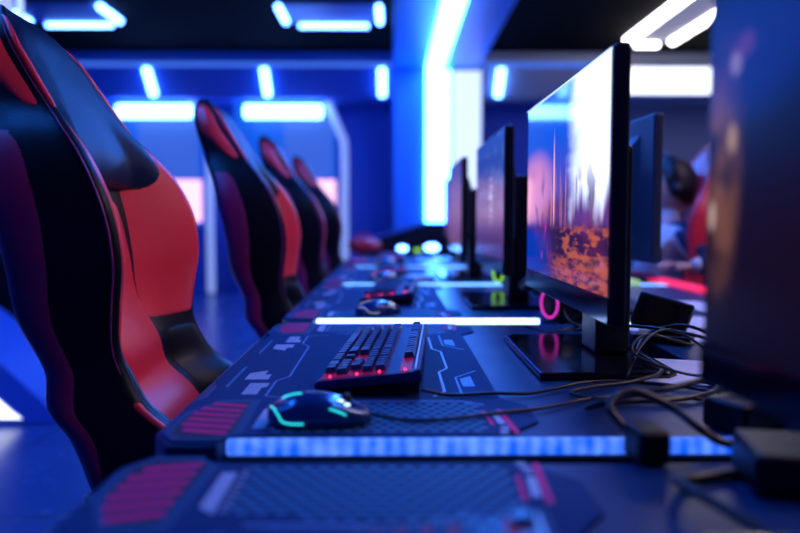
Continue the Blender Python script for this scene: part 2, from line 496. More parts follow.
def make_desk(strip):
    t = thing('gaming_desk', 'x', 'desk', (0, 0, 0))
    b = new()
    prism(b, [(-.186, .0), (DX1, .0), (DX1, LY), (-.186, LY), (-.194, LY+.02), (-.25, LY+.02), (DX0, LY-.02), (DX0, .02), (-.25, -.025), (-.194, -.025)], DZ-.03, DZ)
    finish('desk_top', b, M['desk'], t, bevel=.003)
    b = new(); box(b, -.186, SX1, -.012, -.0005, DZ-.0165, DZ+.002); finish('led_strip', b, strip, t, bevel=.003)
    b = new(); box(b, -.186, DX1-.005, -.010, -.0005, DZ-.030, DZ-.0195); finish('strip_rail', b, M['desk_edge'], t)
    for y in (.06, LY-.10):
        b = new(); box(b, DX0+.12, DX1-.05, y, y+.04, .0, DZ-.0305); finish('side_leg', b, M['desk_edge'], t, bevel=.004)
    b = new(); box(b, .38, .40, .101, LY-.101, .25, DZ-.031); finish('modesty_panel', b, M['desk_edge'], t)
    return t

def make_pad():
    """mouse mat with the printed sci-fi pattern; origin at station near edge, on desk top"""
    b = new(); z = .003
    x0, x1 = -.268, .158; L0, L1 = -.018, .911; c = .045
    h = [(x0, L0+.30), (x0+.012, L0+.26), (x0+.012, L0+.20), (x0, L0+.17), (x0, L0+.035), (x0+.022, L0), (-.194, L0), (-.187, L0+.021), (x1-.03, L0+.021), (x1+.02, L0+.075), (x1+.02, L0+.15), (x1-.01, L0+.19)]
    out = h + [(p[0], L0+L1-p[1]) for p in h[::-1]]
    prism(b, out, 0.0005, z, 0)
    ym = (L0+L1)/2
    def sym(pts, zz, mi):
        flat(b, pts, zz, mi)
        flat(b, [(p[0], 2*ym-p[1]) for p in pts][::-1], zz, mi)
    z1, z2, z3 = z+.0003, z+.0006, z+.0009
    # dark field at both ends, a shade lighter middle
    # corner hatch: blue rim + dark field + slanted red bars
    rim = [(-.264, L0+.036), (-.244, L0+.004), (-.197, L0+.004), (-.172, L0+.03), (-.178, L0+.185), (-.232, L0+.185), (-.264, L0+.12)]
    sym(rim, z1, 1)
    fld = [(-.256, L0+.034), (-.24, L0+.012), (-.200, L0+.012), (-.183, L0+.03), (-.190, L0+.172), (-.228, L0+.172), (-.254, L0+.112)]
    sym(fld, z2, 2)
    nb = 6
    for i in range(nb):
        ya = L0+.022 + i*.0240
        xl = -.252 if ya < L0+.105 else -.252 + (ya-L0-.105)*.40
        xr = -.190 - (0.0 if i else .0)
        sl = .014; xl += .008 if i == 0 else 0
        yb = ya+.0145
        sym([(xl, ya+sl), (xr, ya), (xr, yb-.002), (xl+.002, yb+sl-.002)], z3, 3)
    # honeycomb of dots at each end, bounded by a pale line
    for r in range(11):
        for q in range(15):
            cx = -.135 + q*.0168 + (.0084 if r % 2 else 0); cy = L0+.038 + r*.0120
            if cx > .112 or (cx < -.07 and r > 9): continue
            hx = [(cx+.0062*math.cos(PI/3*k+PI/6), cy+.0052*math.sin(PI/3*k+PI/6)) for k in range(6)]
            sym(hx, z1, 4)
    sym([(-.12, L0+.170), (.095, L0+.170), (.12, L0+.150), (.122, L0+.154), (.096, L0+.175), (-.12, L0+.175)], z1, 5)
    sym([(-.10, L0+.180), (.085, L0+.180), (.085, L0+.182), (-.10, L0+.182)], z1, 5)
    # pale slanted block left of the dots
    sym([(-.165, L0+.05), (-.150, L0+.05), (-.150, L0+.15), (-.165, L0+.135)], z1, 6)
    for k in range(9):
        y = L0+.045+k*.012
        sym([(-.146, y), (-.139, y), (-.139, y+.004), (-.146, y+.004)], z2, 6)
    # right border marks: red bars, pale bars and rings
    sym([(.118, L0+.06), (.123, L0+.06), (.119, L0+.125), (.114, L0+.125)], z1, 3)
    sym([(.128, L0+.065), (.137, L0+.065), (.133, L0+.115), (.124, L0+.115)], z1, 6)
    sym([(.141, L0+.025), (.148, L0+.025), (.141, L0+.13), (.134, L0+.13)], z1, 3)
    for k in range(4):
        sym([(.124+k*.0015, L0+.022+k*.009), (.134+k*.0015, L0+.022+k*.009), (.134+k*.0015, L0+.027+k*.009), (.124+k*.0015, L0+.027+k*.009)], z1, 6)
    # pale stepped blocks and outline left of the keyboard
    sym([(-.212, L0+.215), (-.190, L0+.215), (-.190, L0+.255), (-.183, L0+.262), (-.183, L0+.285), (-.212, L0+.285)], z1, 6)
    for k in range(4):
        sym([(-.209, L0+.221+k*.016), (-.195, L0+.221+k*.016), (-.195, L0+.223+k*.016), (-.209, L0+.223+k*.016)], z2, 5)
    sym([(-.226, L0+.31), (-.19, L0+.31), (-.19, L0+.345), (-.2, L0+.345), (-.2, L0+.375), (-.226, L0+.355)], z1, 6)
    def line(pts, w, mi, zz=z1):
        for a, c_ in zip(pts[:-1], pts[1:]):
            a = Vector((*a, 0)); c_ = Vector((*c_, 0)); d = (c_-a).normalized(); n = Vector((-d.y, d.x, 0))*w/2
            sym([(p.x, p.y) for p in (a-n, c_-n, c_+n, a+n)], zz, mi)
    line([(-.176, L0+.205), (-.176, L0+.30), (-.160, L0+.33), (-.160, ym)], .0035, 5)
    line([(-.176, L0+.205), (-.13, L0+.19)], .003, 5)
    line([(.058, L0+.20), (.075, L0+.23), (.075, L0+.36), (.09, L0+.39), (.09, ym)], .004, 6)
    line([(.098, L0+.20), (.098, L0+.32), (.135, L0+.37)], .003, 5)
    sym([(.104, L0+.26), (.122, L0+.26), (.122, L0+.33), (.104, L0+.31)], z1, 5)
    sym([(-.245, L0+.26), (-.240, L0+.26), (-.240, ym-.05), (-.245, ym-.07)], z1, 4)
    o = finish('mouse_mat', b, [M['pad'], M['pad_rim'], M['pad_dark'], M['pad_red'], M['pad_dot'], M['pad_line'], M['pad_grey']])
    return o

# ------------------------------------------------------------------ keyboard (origin at its near-left corner on the mat; y along its length, x away from the player)
def make_keyboard(parts=True):
    t = thing('keyboard', 'x', 'keyboard', (0, 0, 0))
    D, L = .150, .440
    tilt = math.radians(6.5)
    R = Matrix.Translation((0, 0, .006)) @ Matrix.Rotation(-tilt, 4, 'Y')
    b = new()
    prof = [(0, .0), (0, .009), (.006, .013), (D-.012, .013), (D-.002, .016), (D, .014), (D, .0)]
    A = [b.verts.new(R @ Vector((x, 0, z))) for x, z in prof]; B = [b.verts.new(R @ Vector((x, L, z))) for x, z in prof]
    b.faces.new(A); b.faces.new(B[::-1])
    for i in range(len(prof)): b.faces.new((A[i], A[(i+1) % 7], B[(i+1) % 7], B[i]))
    finish('case', b, M['kb_body'], t, bevel=.0012)
    b = new(); box(b, D-.0085, D-.0065, .01, L-.01, .0145, .0166, 0, R); finish('edge_highlight', b, mat('painted_edge_highlight', (.5,.6,.8), .3, emit=(.25,.4,1), es=.35), t)  # white-blue bevel highlight painted as an emissive strip
    for y in (.03, L-.05):
        b = new(); box(b, D-.035, D-.005, y, y+.02, -.0009, .018, 0); finish('foot', b, M['rubber'], t, bevel=.001)
    # red glow between the keys
    b = new()
    box(b, .010, .100, .008, L-.008, .0131, .0139, 0, R); box(b, .120, .136, .008, L-.008, .0131, .0139, 0, R)
    finish('key_bed', b, [mat('key_bed_glow', (.05, .01, .03), .5, emit=(.9, .01, .16), es=.16)], t)
    p = .0182; u = p
    rows = []   # (x, [(width, filled)]) measured from the FAR end (left side of the keyboard) towards the near end
    def row(x, spec): rows.append((x, spec))
    main = 15*u
    row(.011, [1.25, 1.25, 1.25, 6.25, 1.25, 1.25, 1.25, 1.25, -.25, 1, 1, 1, -.25, 2, 1])
    row(.011+p, [2.25] + [1]*10 + [2.75, -1.25, 1, -1.25, 1, 1, 1, 1])
    row(.011+2*p, [1.75] + [1]*11 + [2.25, -3.5, 1, 1, 1])
    row(.011+3*p, [1.5] + [1]*12 + [1.5, -.25, 1, 1, 1, -.25, 1, 1, 1, 1])
    row(.011+4*p, [1]*13 + [2, -.25, 1, 1, 1, -.25, 1, 1, 1, 1])
    row(.011+5*p+.019, [1, -1] + [1]*4 + [-.5] + [1]*4 + [-.5] + [1]*4 + [-.25, 1, 1, 1])
    cnt = 0; rest = new(); nrest = 0
    def keycap(b, w):
        h = .0085; iw = w - .0022; d = p - .0022
        base = [(-d/2, -iw/2), (d/2, -iw/2), (d/2, iw/2), (-d/2, iw/2)]
        s = .0022
        top = [(-d/2+s, -iw/2+s), (d/2-s*.7, -iw/2+s), (d/2-s*.7, iw/2-s), (-d/2+s, iw/2-s)]
        A = [b.verts.new((x, y, 0)) for x, y in base]; B = [b.verts.new((x, y, h)) for x, y in top]
        b.faces.new(A[::-1]); b.faces.new(B)
        for i in range(4): b.faces.new((A[i], A[(i+1) % 4], B[(i+1) % 4], B[i]))
        # legend
        f = b.faces.new([b.verts.new(q) for q in ((-.002, -.0016, h+.0001), (.003, -.0016, h+.0001), (.003, .0012, h+.0001), (-.002, .0012, h+.0001))]); f.material_index = 1
        return b
    cache = {}
    span = 22.5*u
    for x, spec in rows:
        y = L - (L-span)/2
        for w in spec:
            ww = abs(w)*u*1.0
            if w > 0:
                m4 = R @ Matrix.Translation((x + p/2, y - ww/2, .0158))
                if parts and cnt < 100:
                    if w not in cache:
                        o = finish('key', keycap(new(), ww), [M['key'], M['legend']], t); cache[w] = o.data
                    else:
                        o = link('key', cache[w], t)
                    o.matrix_local = m4
                else:
                    tmp = keycap(new(), ww); tmp.transform(m4)
                    me = bpy.data.meshes.new('tmp'); tmp.to_mesh(me); rest.from_mesh(me); tmp.free(); bpy.data.meshes.remove(me)
                    nrest += 1
                cnt += 1
            y -= ww
    if nrest:
        o = finish('keys', rest, [M['key'], M['legend']], t); o['kind'] = 'stuff'
    else: rest.free()
    # red leds showing at the near edge
    for x, z in ((.022, .0145), (.060, .0145), (.092, .0145), (.128, .0145)):
        b = new(); bmesh.ops.create_icosphere(b, subdivisions=2, radius=.0017, matrix=R @ Matrix.Translation((x, .0125, z+.001))); finish('key_light', b, M['led_red'], t)
    return t, R

# ------------------------------------------------------------------ mouse (origin at centre on mat, x forward)
def make_mouse(accent):
    t = thing('gaming_mouse', 'x', 'mouse', (0, 0, 0))
    def W(s): return .030 + .006*math.sin(PI*min(1, s*1.15)) - .006*max(0, s-.75)*4*.6
    def H(s): return .010 + .030*math.sin(PI*min(1, (s*.92+.06)))**.8 * (1-.25*s)
    b = new(); n = 22; m = 15; g = []
    for i in range(n+1):
        s = i/n; x = -.062 + .124*s; w = W(s)*math.sqrt(max(.04, 1-(2*s-1)**6)); h = H(s)
        ring = []
        for k in range(m+1):
            a = PI*k/m
            ring.append(b.verts.new((x, -w*math.cos(a)*(1-.12*math.sin(a)**8), h*math.sin(a)**.55 if 0 < k < m else 0.0)))
        g.append(ring)
    for i in range(n):
        for k in range(m): b.faces.new((g[i][k], g[i+1][k], g[i+1][k+1], g[i][k+1]))
    b.faces.new([g[0][k] for k in range(m+1)]); b.faces.new([g[-1][k] for k in range(m, -1, -1)])
    for i in range(n): b.faces.new((g[i][0], g[i][m], g[i+1][m], g[i+1][0]))
    for f in b.faces: f.smooth = True
    finish('shell', b, M['mouse_shell'], t)
    b = new(); cyl(b, (.032, -.0035, .0265), (.032, .0035, .0265), .0075, n=18); finish('scroll_wheel', b, M['rubber'], t)
    def wrap(pts, r, mi):
        b = new(); tube(b, pts, r, 6); return finish('light_line', b, mi, t)
    def surf(s, a, off=.0006):
        x = -.062 + .124*s; w = W(s)*math.sqrt(max(.04, 1-(2*s-1)**6)); h = H(s)
        return (x, -(w+off)*math.cos(a)*(1-.12*math.sin(a)**8), (h+off)*max(.0, math.sin(a))**.55)
    wrap([surf(.03, 1.3), surf(.07, .9), surf(.10, .55), surf(.13, .3), surf(.16, .12), surf(.24, .06), surf(.36, .05)], .0010, accent)
    wrap([surf(.13, 2.2), surf(.16, 1.9), surf(.25, 1.6), surf(.33, 1.45)], .0009, accent)
    wrap([surf(.60, .5), surf(.68, .42), surf(.76, .32)], .0009, accent)
    b = new()
    for s, a in ((.70, 1.1), (.76, .95)):
        bmesh.ops.create_icosphere(b, subdivisions=2, radius=.0035, matrix=Matrix.Translation(surf(s, a, -.001)) @ Matrix.Diagonal((1.4, 1, .6, 1)))
    finish('button_light', b, emat('button_glow', (.6, .9, 1), 2.2), t)
    b = new(); tube(b, [surf(.62, .62, .0), surf(.75, .55, .0005), surf(.9, .5, .0), surf(.97, .7, -.001)], .0035, 8); finish('side_button', b, M['metal'], t)
    return t

# ------------------------------------------------------------------ monitor (origin on the desk below the middle of the screen; screen faces -x, y along it)
def make_monitor(screen, W=.615, H=.384, zb=.100, light_line=True, stand=True):
    t = thing('monitor', 'x', 'monitor', (0, 0, 0))
    th = .024
    b = new(); box(b, 0, th, -W/2, W/2, zb, zb+H)
    finish('housing', b, M['black_plastic'], t, bevel=.006, seg=3)
    # bulged back
    b = new(); 
    A = [b.verts.new(p) for p in ((th-.002, -W*.36, zb+.05), (th-.002, W*.36, zb+.05), (th-.002, W*.36, zb+H-.04), (th-.002, -W*.36, zb+H-.04))]
    B = [b.verts.new(p) for p in ((th+.03, -W*.24, zb+.10), (th+.03, W*.24, zb+.10), (th+.03, W*.24, zb+H-.10), (th+.03, -W*.24, zb+H-.10))]
    b.faces.new(A[::-1]); b.faces.new(B)
    for i in range(4): b.faces.new((A[i], A[(i+1) % 4], B[(i+1) % 4], B[i]))
    finish('back_cover', b, M['black_plastic'], t, bevel=.004)
    # screen with uv
    b = new(); uvl = b.loops.layers.uv.new('UVMap')
    y0, y1, z0, z1 = -W/2+.008, W/2-.008, zb+.040, zb+H-.008
    vs = [b.verts.new((-.0012, y, z)) for y, z in ((y0, z0), (y1, z0), (y1, z1), (y0, z1))]
    f = b.faces.new(vs[::-1])
    for lp in f.loops:
        lp[uvl].uv = ((y1-lp.vert.co.y)/(y1-y0), (lp.vert.co.z-z0)/(z1-z0))
    me = bpy.data.meshes.new('screen'); b.to_mesh(me); b.free(); me.materials.append(screen); link('screen', me, t)
    b = new(); box(b, -.0025, .001, -W/2+.004, W/2-.004, zb+.004, zb+.039); finish('lower_bezel', b, M['gloss_black'], t)
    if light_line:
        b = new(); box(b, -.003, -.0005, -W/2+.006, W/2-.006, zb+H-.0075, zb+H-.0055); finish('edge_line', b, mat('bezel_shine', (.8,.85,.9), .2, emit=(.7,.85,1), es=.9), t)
    if stand:
        b = new(); box(b, .055, .115, -.05, .05, .012, zb+H-.11); finish('stand_column', b, M['black_plastic'], t, bevel=.008, seg=3)
        b = new(); box(b, .03, .075, -.04, .04, zb+.14, zb+.21); finish('bracket', b, M['black_plastic'], t)
        b = new(); prism(b, [(-.07, -.19), (.13, -.19), (.15, -.17), (.15, .17), (.13, .19), (-.05, .19), (-.07, .17)], 0, .012); finish('stand_base', b, M['gloss_black'], t, bevel=.004)
    return t

# ------------------------------------------------------------------ headset (origin on desk): lies on its side, glowing ring facing the chairs
def make_headset(ring, R=.040):
    t = thing('headset', 'x', 'headset', (0, 0, 0))
    z = .058
    for s, ang in ((-1, .15), (1, -.15)):
        b = new(); cx = .045*s
        cyl(b, (cx-.014*s, 0, z), (cx+.016*s, 0, z), R*1.08, R*.92, n=28); finish('ear_cup', b, M['black_plastic'], t, bevel=.004)
        b = new(); tube(b, [(cx-.022*s, R*.72*math.cos(a), z+R*1.02*math.sin(a)) for a in [2*PI*k/12 for k in range(12)]], .011, 10, closed=True, smoothn=3); finish('ear_pad', b, M['black_leather'], t)
        b = new(); tube(b, [(cx+.0175*s, R*.66*math.cos(a), z+R*.80*math.sin(a)) for a in [2*PI*k/12 for k in range(12)]], .0035, 8, closed=True, smoothn=3); finish('light_ring', b, ring, t)
    b = new(); tube(b, [(-.05, 0, z+R), (-.058, .06, z+R+.012), (-.035, .125, z+.03), (0, .145, z+.02), (.035, .125, z+.03), (.058, .06, z+R+.012), (.05, 0, z+R)], .008, 10); finish('headband', b, M['black_plastic'], t)
    b = new(); tube(b, [(-.05, -.03, z-.01), (-.07, -.07, z-.03), (-.06, -.10, z-.045)], .0032, 8); finish('microphone', b, M['rubber'], t)
    return t

# ------------------------------------------------------------------ racing chair
def interp(tab, t):
    if t <= tab[0][0]: return tab[0][1]
    for (a, va), (c, vc) in zip(tab[:-1], tab[1:]):
        if t <= c:
            k = (t-a)/(c-a); k = k*k*(3-2*k) if False else k
            return va + (vc-va)*k
    return tab[-1][1]
def smooth_tab(tab):
    """resample a table through catmull so the outline is curved"""
    C = catmull([(a, v, 0) for a, v in tab], 10)
    return [(p.x, p.y) for p in C]
# by height z: crest x, half width, wing depth, back thickness
CREST = smooth_tab([(.50, -.235), (.60, -.262), (.67, -.305), (.72, -.362), (.77, -.390), (.81, -.401), (.87, -.397), (.94, -.390), (1.02, -.404), (1.10, -.446), (1.18, -.515), (1.25, -.562), (1.305, -.594), (1.350, -.632)])
HALFW = smooth_tab([(.50, .235), (.60, .265), (.70, .262), (.78, .254), (.86, .264), (.95, .275), (1.04, .272), (1.12, .24), (1.17, .195), (1.23, .175), (1.28, .160), (1.32, .125), (1.350, .075)])
DEPTH = smooth_tab([(.50, .06), (.60, .085), (.70, .075), (.78, .05), (.86, .085), (.95, .105), (1.04, .10), (1.12, .07), (1.18, .045), (1.25, .028), (1.30, .016), (1.350, .004)])
THICK = smooth_tab([(.50, .125), (.62, .105), (.75, .075), (.87, .065), (.95, .065), (1.10, .075), (1.20, .070), (1.26, .065), (1.31, .058), (1.350, .028)])
SEC = None
def surf_pt(s, z, off=0.):
    """s in -1..1 : 0 centre front, +-.5 wing crest, +-1 centre back"""
    cx, w, d, th = (interp(T, z) for T in (CREST, HALFW, DEPTH, THICK))
    def raw(s):
        a = abs(s); sg = 1 if s >= 0 else -1
        ctl = [(0., 0., -d), (.16, .30, -d*.98), (.28, .52, -d*.86), (.38, .72, -d*.42), (.46, .88, -d*.06), (.52, .965, -.006), (.60, 1.0, -d*.45-.02), (.72, 1.0, -d-th*.40), (.82, .96, -d-th*.82), (.89, .80, -d-th*.98), (1.0, 0., -d-th)]
        for i in range(len(ctl)-1):
            if a <= ctl[i+1][0] + 1e-9:
                k = (a-ctl[i][0])/(ctl[i+1][0]-ctl[i][0])
                p = [ctl[max(i-1, 0)], ctl[i], ctl[i+1], ctl[min(i+2, len(ctl)-1)]]
                def cr(j):
                    A, B, C_, D_ = (q[j] for q in p)
                    if i == 0: A = -C_ if j == 1 else C_
                    if i == len(ctl)-2: D_ = -B if j == 1 else B
                    return .5*((2*B)+(C_-A)*k+(2*A-5*B+4*C_-D_)*k*k+(3*B-A-3*C_+D_)*k**3)
                return Vector((cx + cr(2), sg*w*cr(1), z))
        return Vector((cx-d-th, 0, z))
    p = raw(s)
    if off:
        e = .01
        ta = raw(min(1, s+e)) - raw(max(-1, s-e))
        n = Vector((ta.y, -ta.x, 0)).normalized() if ta.length > 1e-9 else Vector((1, 0, 0))
        p = p + n*off
    return p

ZT, ZB_ = 1.350, .50
def patch(name, slo, shi, z0, z1, m, parent, ns=14, nz=40, off=.004, puff=.004):
    b = new(); g = []
    for j in range(nz+1):
        v = j/nz; z = z0 + (z1-z0)*v
        a, c = slo(v), shi(v); row = []
        for i in range(ns+1):
            u = i/ns; s = a + (c-a)*u
            edge = max(0, math.sin(PI*u))**.5*max(0, math.sin(PI*v))**.3
            row.append(b.verts.new(surf_pt(s, z, -.004 + (off+.003+puff)*edge)))
        g.append(row)
    for j in range(nz):
        for i in range(ns): 
            f = b.faces.new((g[j][i], g[j][i+1], g[j+1][i+1], g[j+1][i])); f.smooth = True
    return finish(name, b, m, parent, smooth=True)

def make_chair():
    t = thing('gaming_chair', 'x', 'chair', (0, 0, 0))
    # backrest shell
    b = new(); ns, nz = 96, 72; g = []
    for j in range(nz+1):
        z = ZB_ + (ZT-ZB_)*(j/nz)**.9
        g.append([b.verts.new(surf_pt(-1 + 2*i/ns, z)) for i in range(ns)])
    for j in range(nz):
        for i in range(ns):
            b.faces.new((g[j][i], g[j][(i+1) % ns], g[j+1][(i+1) % ns], g[j+1][i]))
    b.faces.new(g[0][::-1]); b.faces.new(g[-1])
    finish('backrest', b, M['black_leather'], t, smooth=True)
    C = lambda x: (lambda v: x)
    for s in (-1, 1):
        def S(f, s=s): return (lambda v: s*f(v))
        def pp(name, lo, hi, z0, z1, m, **k):
            a, c = S(lo), S(hi)
            return patch(name, a if s > 0 else c, c if s > 0 else a, z0, z1, m, t, **k)
        # red bolster on the inside of the wing, red stripe on its front edge
        pp('side_bolster', lambda v: .19+.02*math.sin(PI*v), lambda v: .500-.03*max(0, (v-.75)/.25)**1.5, .80, 1.17, M['red_leather'], puff=.008)
        pp('front_stripe', lambda v: .47, lambda v: .517, 1.165, 1.325, M['red_leather'], puff=.005, nz=60)
        pp('lower_bolster', lambda v: .28, lambda v: .49, .53, .785, M['black_leather'], puff=.006)
        pp('hip_stripe', lambda v: .50, lambda v: .55, .53, .735, M['red_leather'], puff=.002, nz=24, ns=6)
        pp('shoulder_patch', lambda v: .545, lambda v: .59+.24*min(1, v*2.0), 1.165, 1.335, M['red_leather'], puff=.003)
        pp('side_inlay', lambda v: .63+.17*(1-v)**2.5, lambda v: .78+.14*math.sin(PI*min(1, v*.72+.10)), .56, 1.14, M['crimson_leather'], puff=.003)
        pp('wing_seam', lambda v: .524, lambda v: .534, .76, 1.32, M['piping'], ns=4, nz=60, puff=.003)
    patch('centre_panel', lambda v: -.29+.10*v, lambda v: .29-.10*v, .56, 1.04, M['red_leather'], t, puff=.008)
    patch('headrest', lambda v: -.42-.05*math.sin(PI*v), lambda v: .42+.05*math.sin(PI*v), 1.05, 1.340, M['navy_leather'], t, puff=.040, ns=32)
    # seat
    def rounded(name, x0, x1, y0, y1, z0, z1, m, bev):
        b = new(); box(b, x0, x1, y0, y1, z0, z1); return finish(name, b, m, t, bevel=bev, seg=5)
    rounded('seat', -.36, .10, -.18, .18, .43, .53, M['red_leather'], .03)
    for s in (-1, 1):
        y0, y1 = (s*.17, s*.265) if s > 0 else (-.265, -.17)
        rounded('seat_bolster', -.34, .10, y0, y1, .42, .555, M['black_leather'], .035)
        b = new(); tube(b, [(-.36, s*.27, .46), (-.42, s*.275, .52), (-.43, s*.27, .60)], .018, 8); finish('recline_hinge', b, M['metal'], t)
    b = new(); cyl(b, (-.16, 0, .12), (-.16, 0, .30), .03); cyl(b, (-.16, 0, .30), (-.16, 0, .43), .02); box(b, -.28, -.04, -.1, .1, .40, .432); finish('gas_lift', b, M['black_plastic'], t)
    b = new()
    for k in range(5):
        a = 2*PI*k/5+.3; e = Vector((-.16+.30*math.cos(a), .30*math.sin(a), .085))
        cyl(b, (-.16, 0, .125), e, .028, .017, n=10)
    finish('star_base', b, M['black_plastic'], t)
    for k in range(5):
        a = 2*PI*k/5+.3; e = Vector((-.16+.30*math.cos(a), .30*math.sin(a), 0))
        b = new(); d = Vector((-math.sin(a), math.cos(a), 0))
        for q in (-1, 1): cyl(b, e+d*(.012*q)+Vector((0, 0, .03)), e+d*(.028*q)+Vector((0, 0, .03)), .03, n=18)
        cyl(b, e+Vector((0, 0, .03)), e+Vector((0, 0, .085)), .008, n=8); cyl(b, e-d*.03+Vector((0, 0, .03)), e+d*.03+Vector((0, 0, .03)), .006, n=8)
        finish('caster', b, M['rubber'], t)
    return t

# ------------------------------------------------------------------ place the row
NST = 5
strips = [M['strip_near'], M['strip_near'], M['strip_mid'], M['strip_far'], M['strip_far']]
place = ['nearest and cut by the picture edge', 'under the sharp keyboard', 'with the bright white edge strip', 'third from the front', 'at the far end of the row']
place2 = ['nearest to the camera, at the bottom edge', 'second in the row, holding the sharp keyboard', 'third in the row, with the brightest white edge strip', 'fourth in the row', 'fifth and last in the row']
for i in range(NST):
    y = Y0 + (i-1)*P
    SX1 = (.275, .43, .364, .42, .42)[i]
    d = make_desk(strips[i]); d.location = (0, y, 0)
    tag(d, 'black gaming desk, ' + place2[i], 'desk', 'gaming desks in the near row')
pad0 = make_pad()
for i in range(NST):
    o = pad0 if i == 0 else copy_tree(pad0)
    o.location = (0, Y0 + (i-1)*P, DZ)
    w = ['nearest one, blurred at the bottom edge', 'under the sharp keyboard and mouse', 'on the third desk behind the white strip', 'on the fourth desk', 'on the last desk of the row'][i]
    tag(o, 'dark blue printed mouse mat, ' + w, 'mouse mat', 'desk-sized mouse mats')

ch0 = make_chair()
chl = ['black and red racing chair, the largest, cut by the left edge', 'black and red racing chair, second from the camera', 'black and red racing chair, third from the camera', 'black and red racing chair, fourth from the camera']
chx = [-.012, .085, .09, .095]; chr_ = [.045, .05, .08, .08]
chy = [1.33, 2.30, 3.29, 4.31]
chairs = [ch0]
for i in range(1, 4): chairs.append(copy_tree(ch0))
for i, c in enumerate(chairs):
    c.location = (chx[i], chy[i], 0); c.rotation_euler = (0, 0, chr_[i])
    tag(c, chl[i], 'chair', 'racing chairs along the near row')

# keyboards
kb1, KR = make_keyboard(True)
kb2 = copy_tree(kb1); 
kb3, _ = make_keyboard(False)
def place_kb(o, y, x, rz): o.location = (x, y, DZ+.0045); o.rotation_euler = (0, 0, rz)
place_kb(kb1, 1.0, -.108, -.07)
tag(kb1, 'sharp mechanical keyboard with red key lights on the second desk', 'keyboard', 'keyboards on the near row')
place_kb(kb2, 1.0+P+.08, -.09, -.07)
tag(kb2, 'blurred keyboard behind the bright white strip, on the third desk', 'keyboard', 'keyboards on the near row')
kb4 = copy_tree(kb3); kb5 = copy_tree(kb3)
place_kb(kb3, .075, -.06, -.05)
tag(kb3, 'nearest keyboard, only its far corner with red lights at the bottom edge', 'keyboard', 'keyboards on the near row')
place_kb(kb4, 1.0+2*P, -.09, -.04)
tag(kb4, 'blurred keyboard on the fourth desk', 'keyboard', 'keyboards on the near row')
place_kb(kb5, 1.0+3*P, -.09, -.04)
tag(kb5, 'blurred keyboard on the last desk of the row', 'keyboard', 'keyboards on the near row')

# mice
m1 = make_mouse(M['led_cyan'])
mspots = [(-.088, .872, .06), (-.035, .872+P+.02, .5), (-.03, .90+2*P, .3), (-.03, .90+3*P, .2)]
ml = ['glossy black mouse with cyan light lines beside the sharp keyboard', 'glossy mouse with pale highlights just behind the bright white strip', 'blurred mouse on the fourth desk', 'blurred mouse on the last desk']
for i, (x, y, r) in enumerate(mspots):
    o = m1 if i == 0 else copy_tree(m1)
    o.location = (x, y, DZ+.004); o.rotation_euler = (0, 0, r)
    if i:
        for c in kids(o):
            if c.name.startswith('light_line'):
                c.data = c.data.copy(); c.data.materials[0] = M['line_pale']
    tag(o, ml[i], 'mouse', 'gaming mice on the near row')

# monitors
mons = [
    (M['screen_reflection'], .286, .345, .02, 'large dark monitor at the right edge, closest to the camera'),
    (M['screen_city'], .297, 1.295, .0, 'sharp monitor showing a bright city scene with orange rocks'),
    (M['screen_lobby'], .285, 2.16, .0, 'blurred monitor with a blue and pink menu, second behind the headset'),
    (M['screen_pale'], .268, 3.12, .0, 'blurred monitor with a pinkish picture beside the pillar'),
    (M['screen_lobby'], .33, 4.26, .0, 'farthest blurred monitor of the near row'),
]
for i, (s, x, y, rz, lab) in enumerate(mons):
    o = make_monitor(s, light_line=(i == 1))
    o.location = (x, y, DZ+.0006); o.rotation_euler = (0, 0, rz)
    tag(o, lab, 'monitor', 'monitors of the near row')

# headsets
hs = [(M['led_magenta'], 0.408, 1.665, .55, 'black headset with a magenta glowing ring behind the sharp monitor'),
      (M['led_green'], .425, 2.58, .55, 'black headset with a yellow-green glowing ring farther down the row')]
for r, x, y, rz, lab in hs:
    o = make_headset(r); o.location = (x, y, DZ); o.rotation_euler = (0, 0, rz)
    tag(o, lab, 'headset', 'headsets beside the monitors')

# ------------------------------------------------------------------ opposite row
for i in range(5):
    y = Y0 + (i-1)*P
    t = thing('opposite_desk', 'black desk of the opposite row, ' + ['nearest, under the tangled cables', 'behind the nearest dark monitor', 'where the player in white sits', 'behind the player', 'farthest of its row'][i], 'desk', (0, y, 0), 0, 'desks of the opposite row')
    b = new(); box(b, OX0, OX1, 0, LY, DZ-.03, DZ); finish('desk_top', b, M['desk'], t, bevel=.003)
    b = new(); box(b, OX0+.01, OX1-.05, -.012, -.0005, DZ-.021, DZ-.0005); finish('led_strip', b, strips[i], t, bevel=.002)
    for yy in (.06, LY-.10):
        b = new(); box(b, OX0+.05, OX1-.1, yy, yy+.04, 0, DZ-.0305); finish('side_leg', b, M['desk_edge'], t)
# opposite monitors seen from behind (mirrored: screen faces +x)
for x, y, rz, lab in ((.64, 2.05, PI+.02, 'back of a blue-lit monitor facing the opposite seats'), (.76, 3.05, PI, 'far monitor of the opposite row seen past the nearer one')):
    o = make_monitor(M['screen_pale'], H=.36, zb=.14, light_line=False)
    o.location = (x, y, DZ); o.rotation_euler = (0, 0, rz); tag(o, lab, 'monitor', 'monitors of the opposite row')
    for c in kids(o):
        if c.name.split('.')[0] in ('housing', 'back_cover', 'stand_column'): c.data.materials[0] = M['grey_plastic']

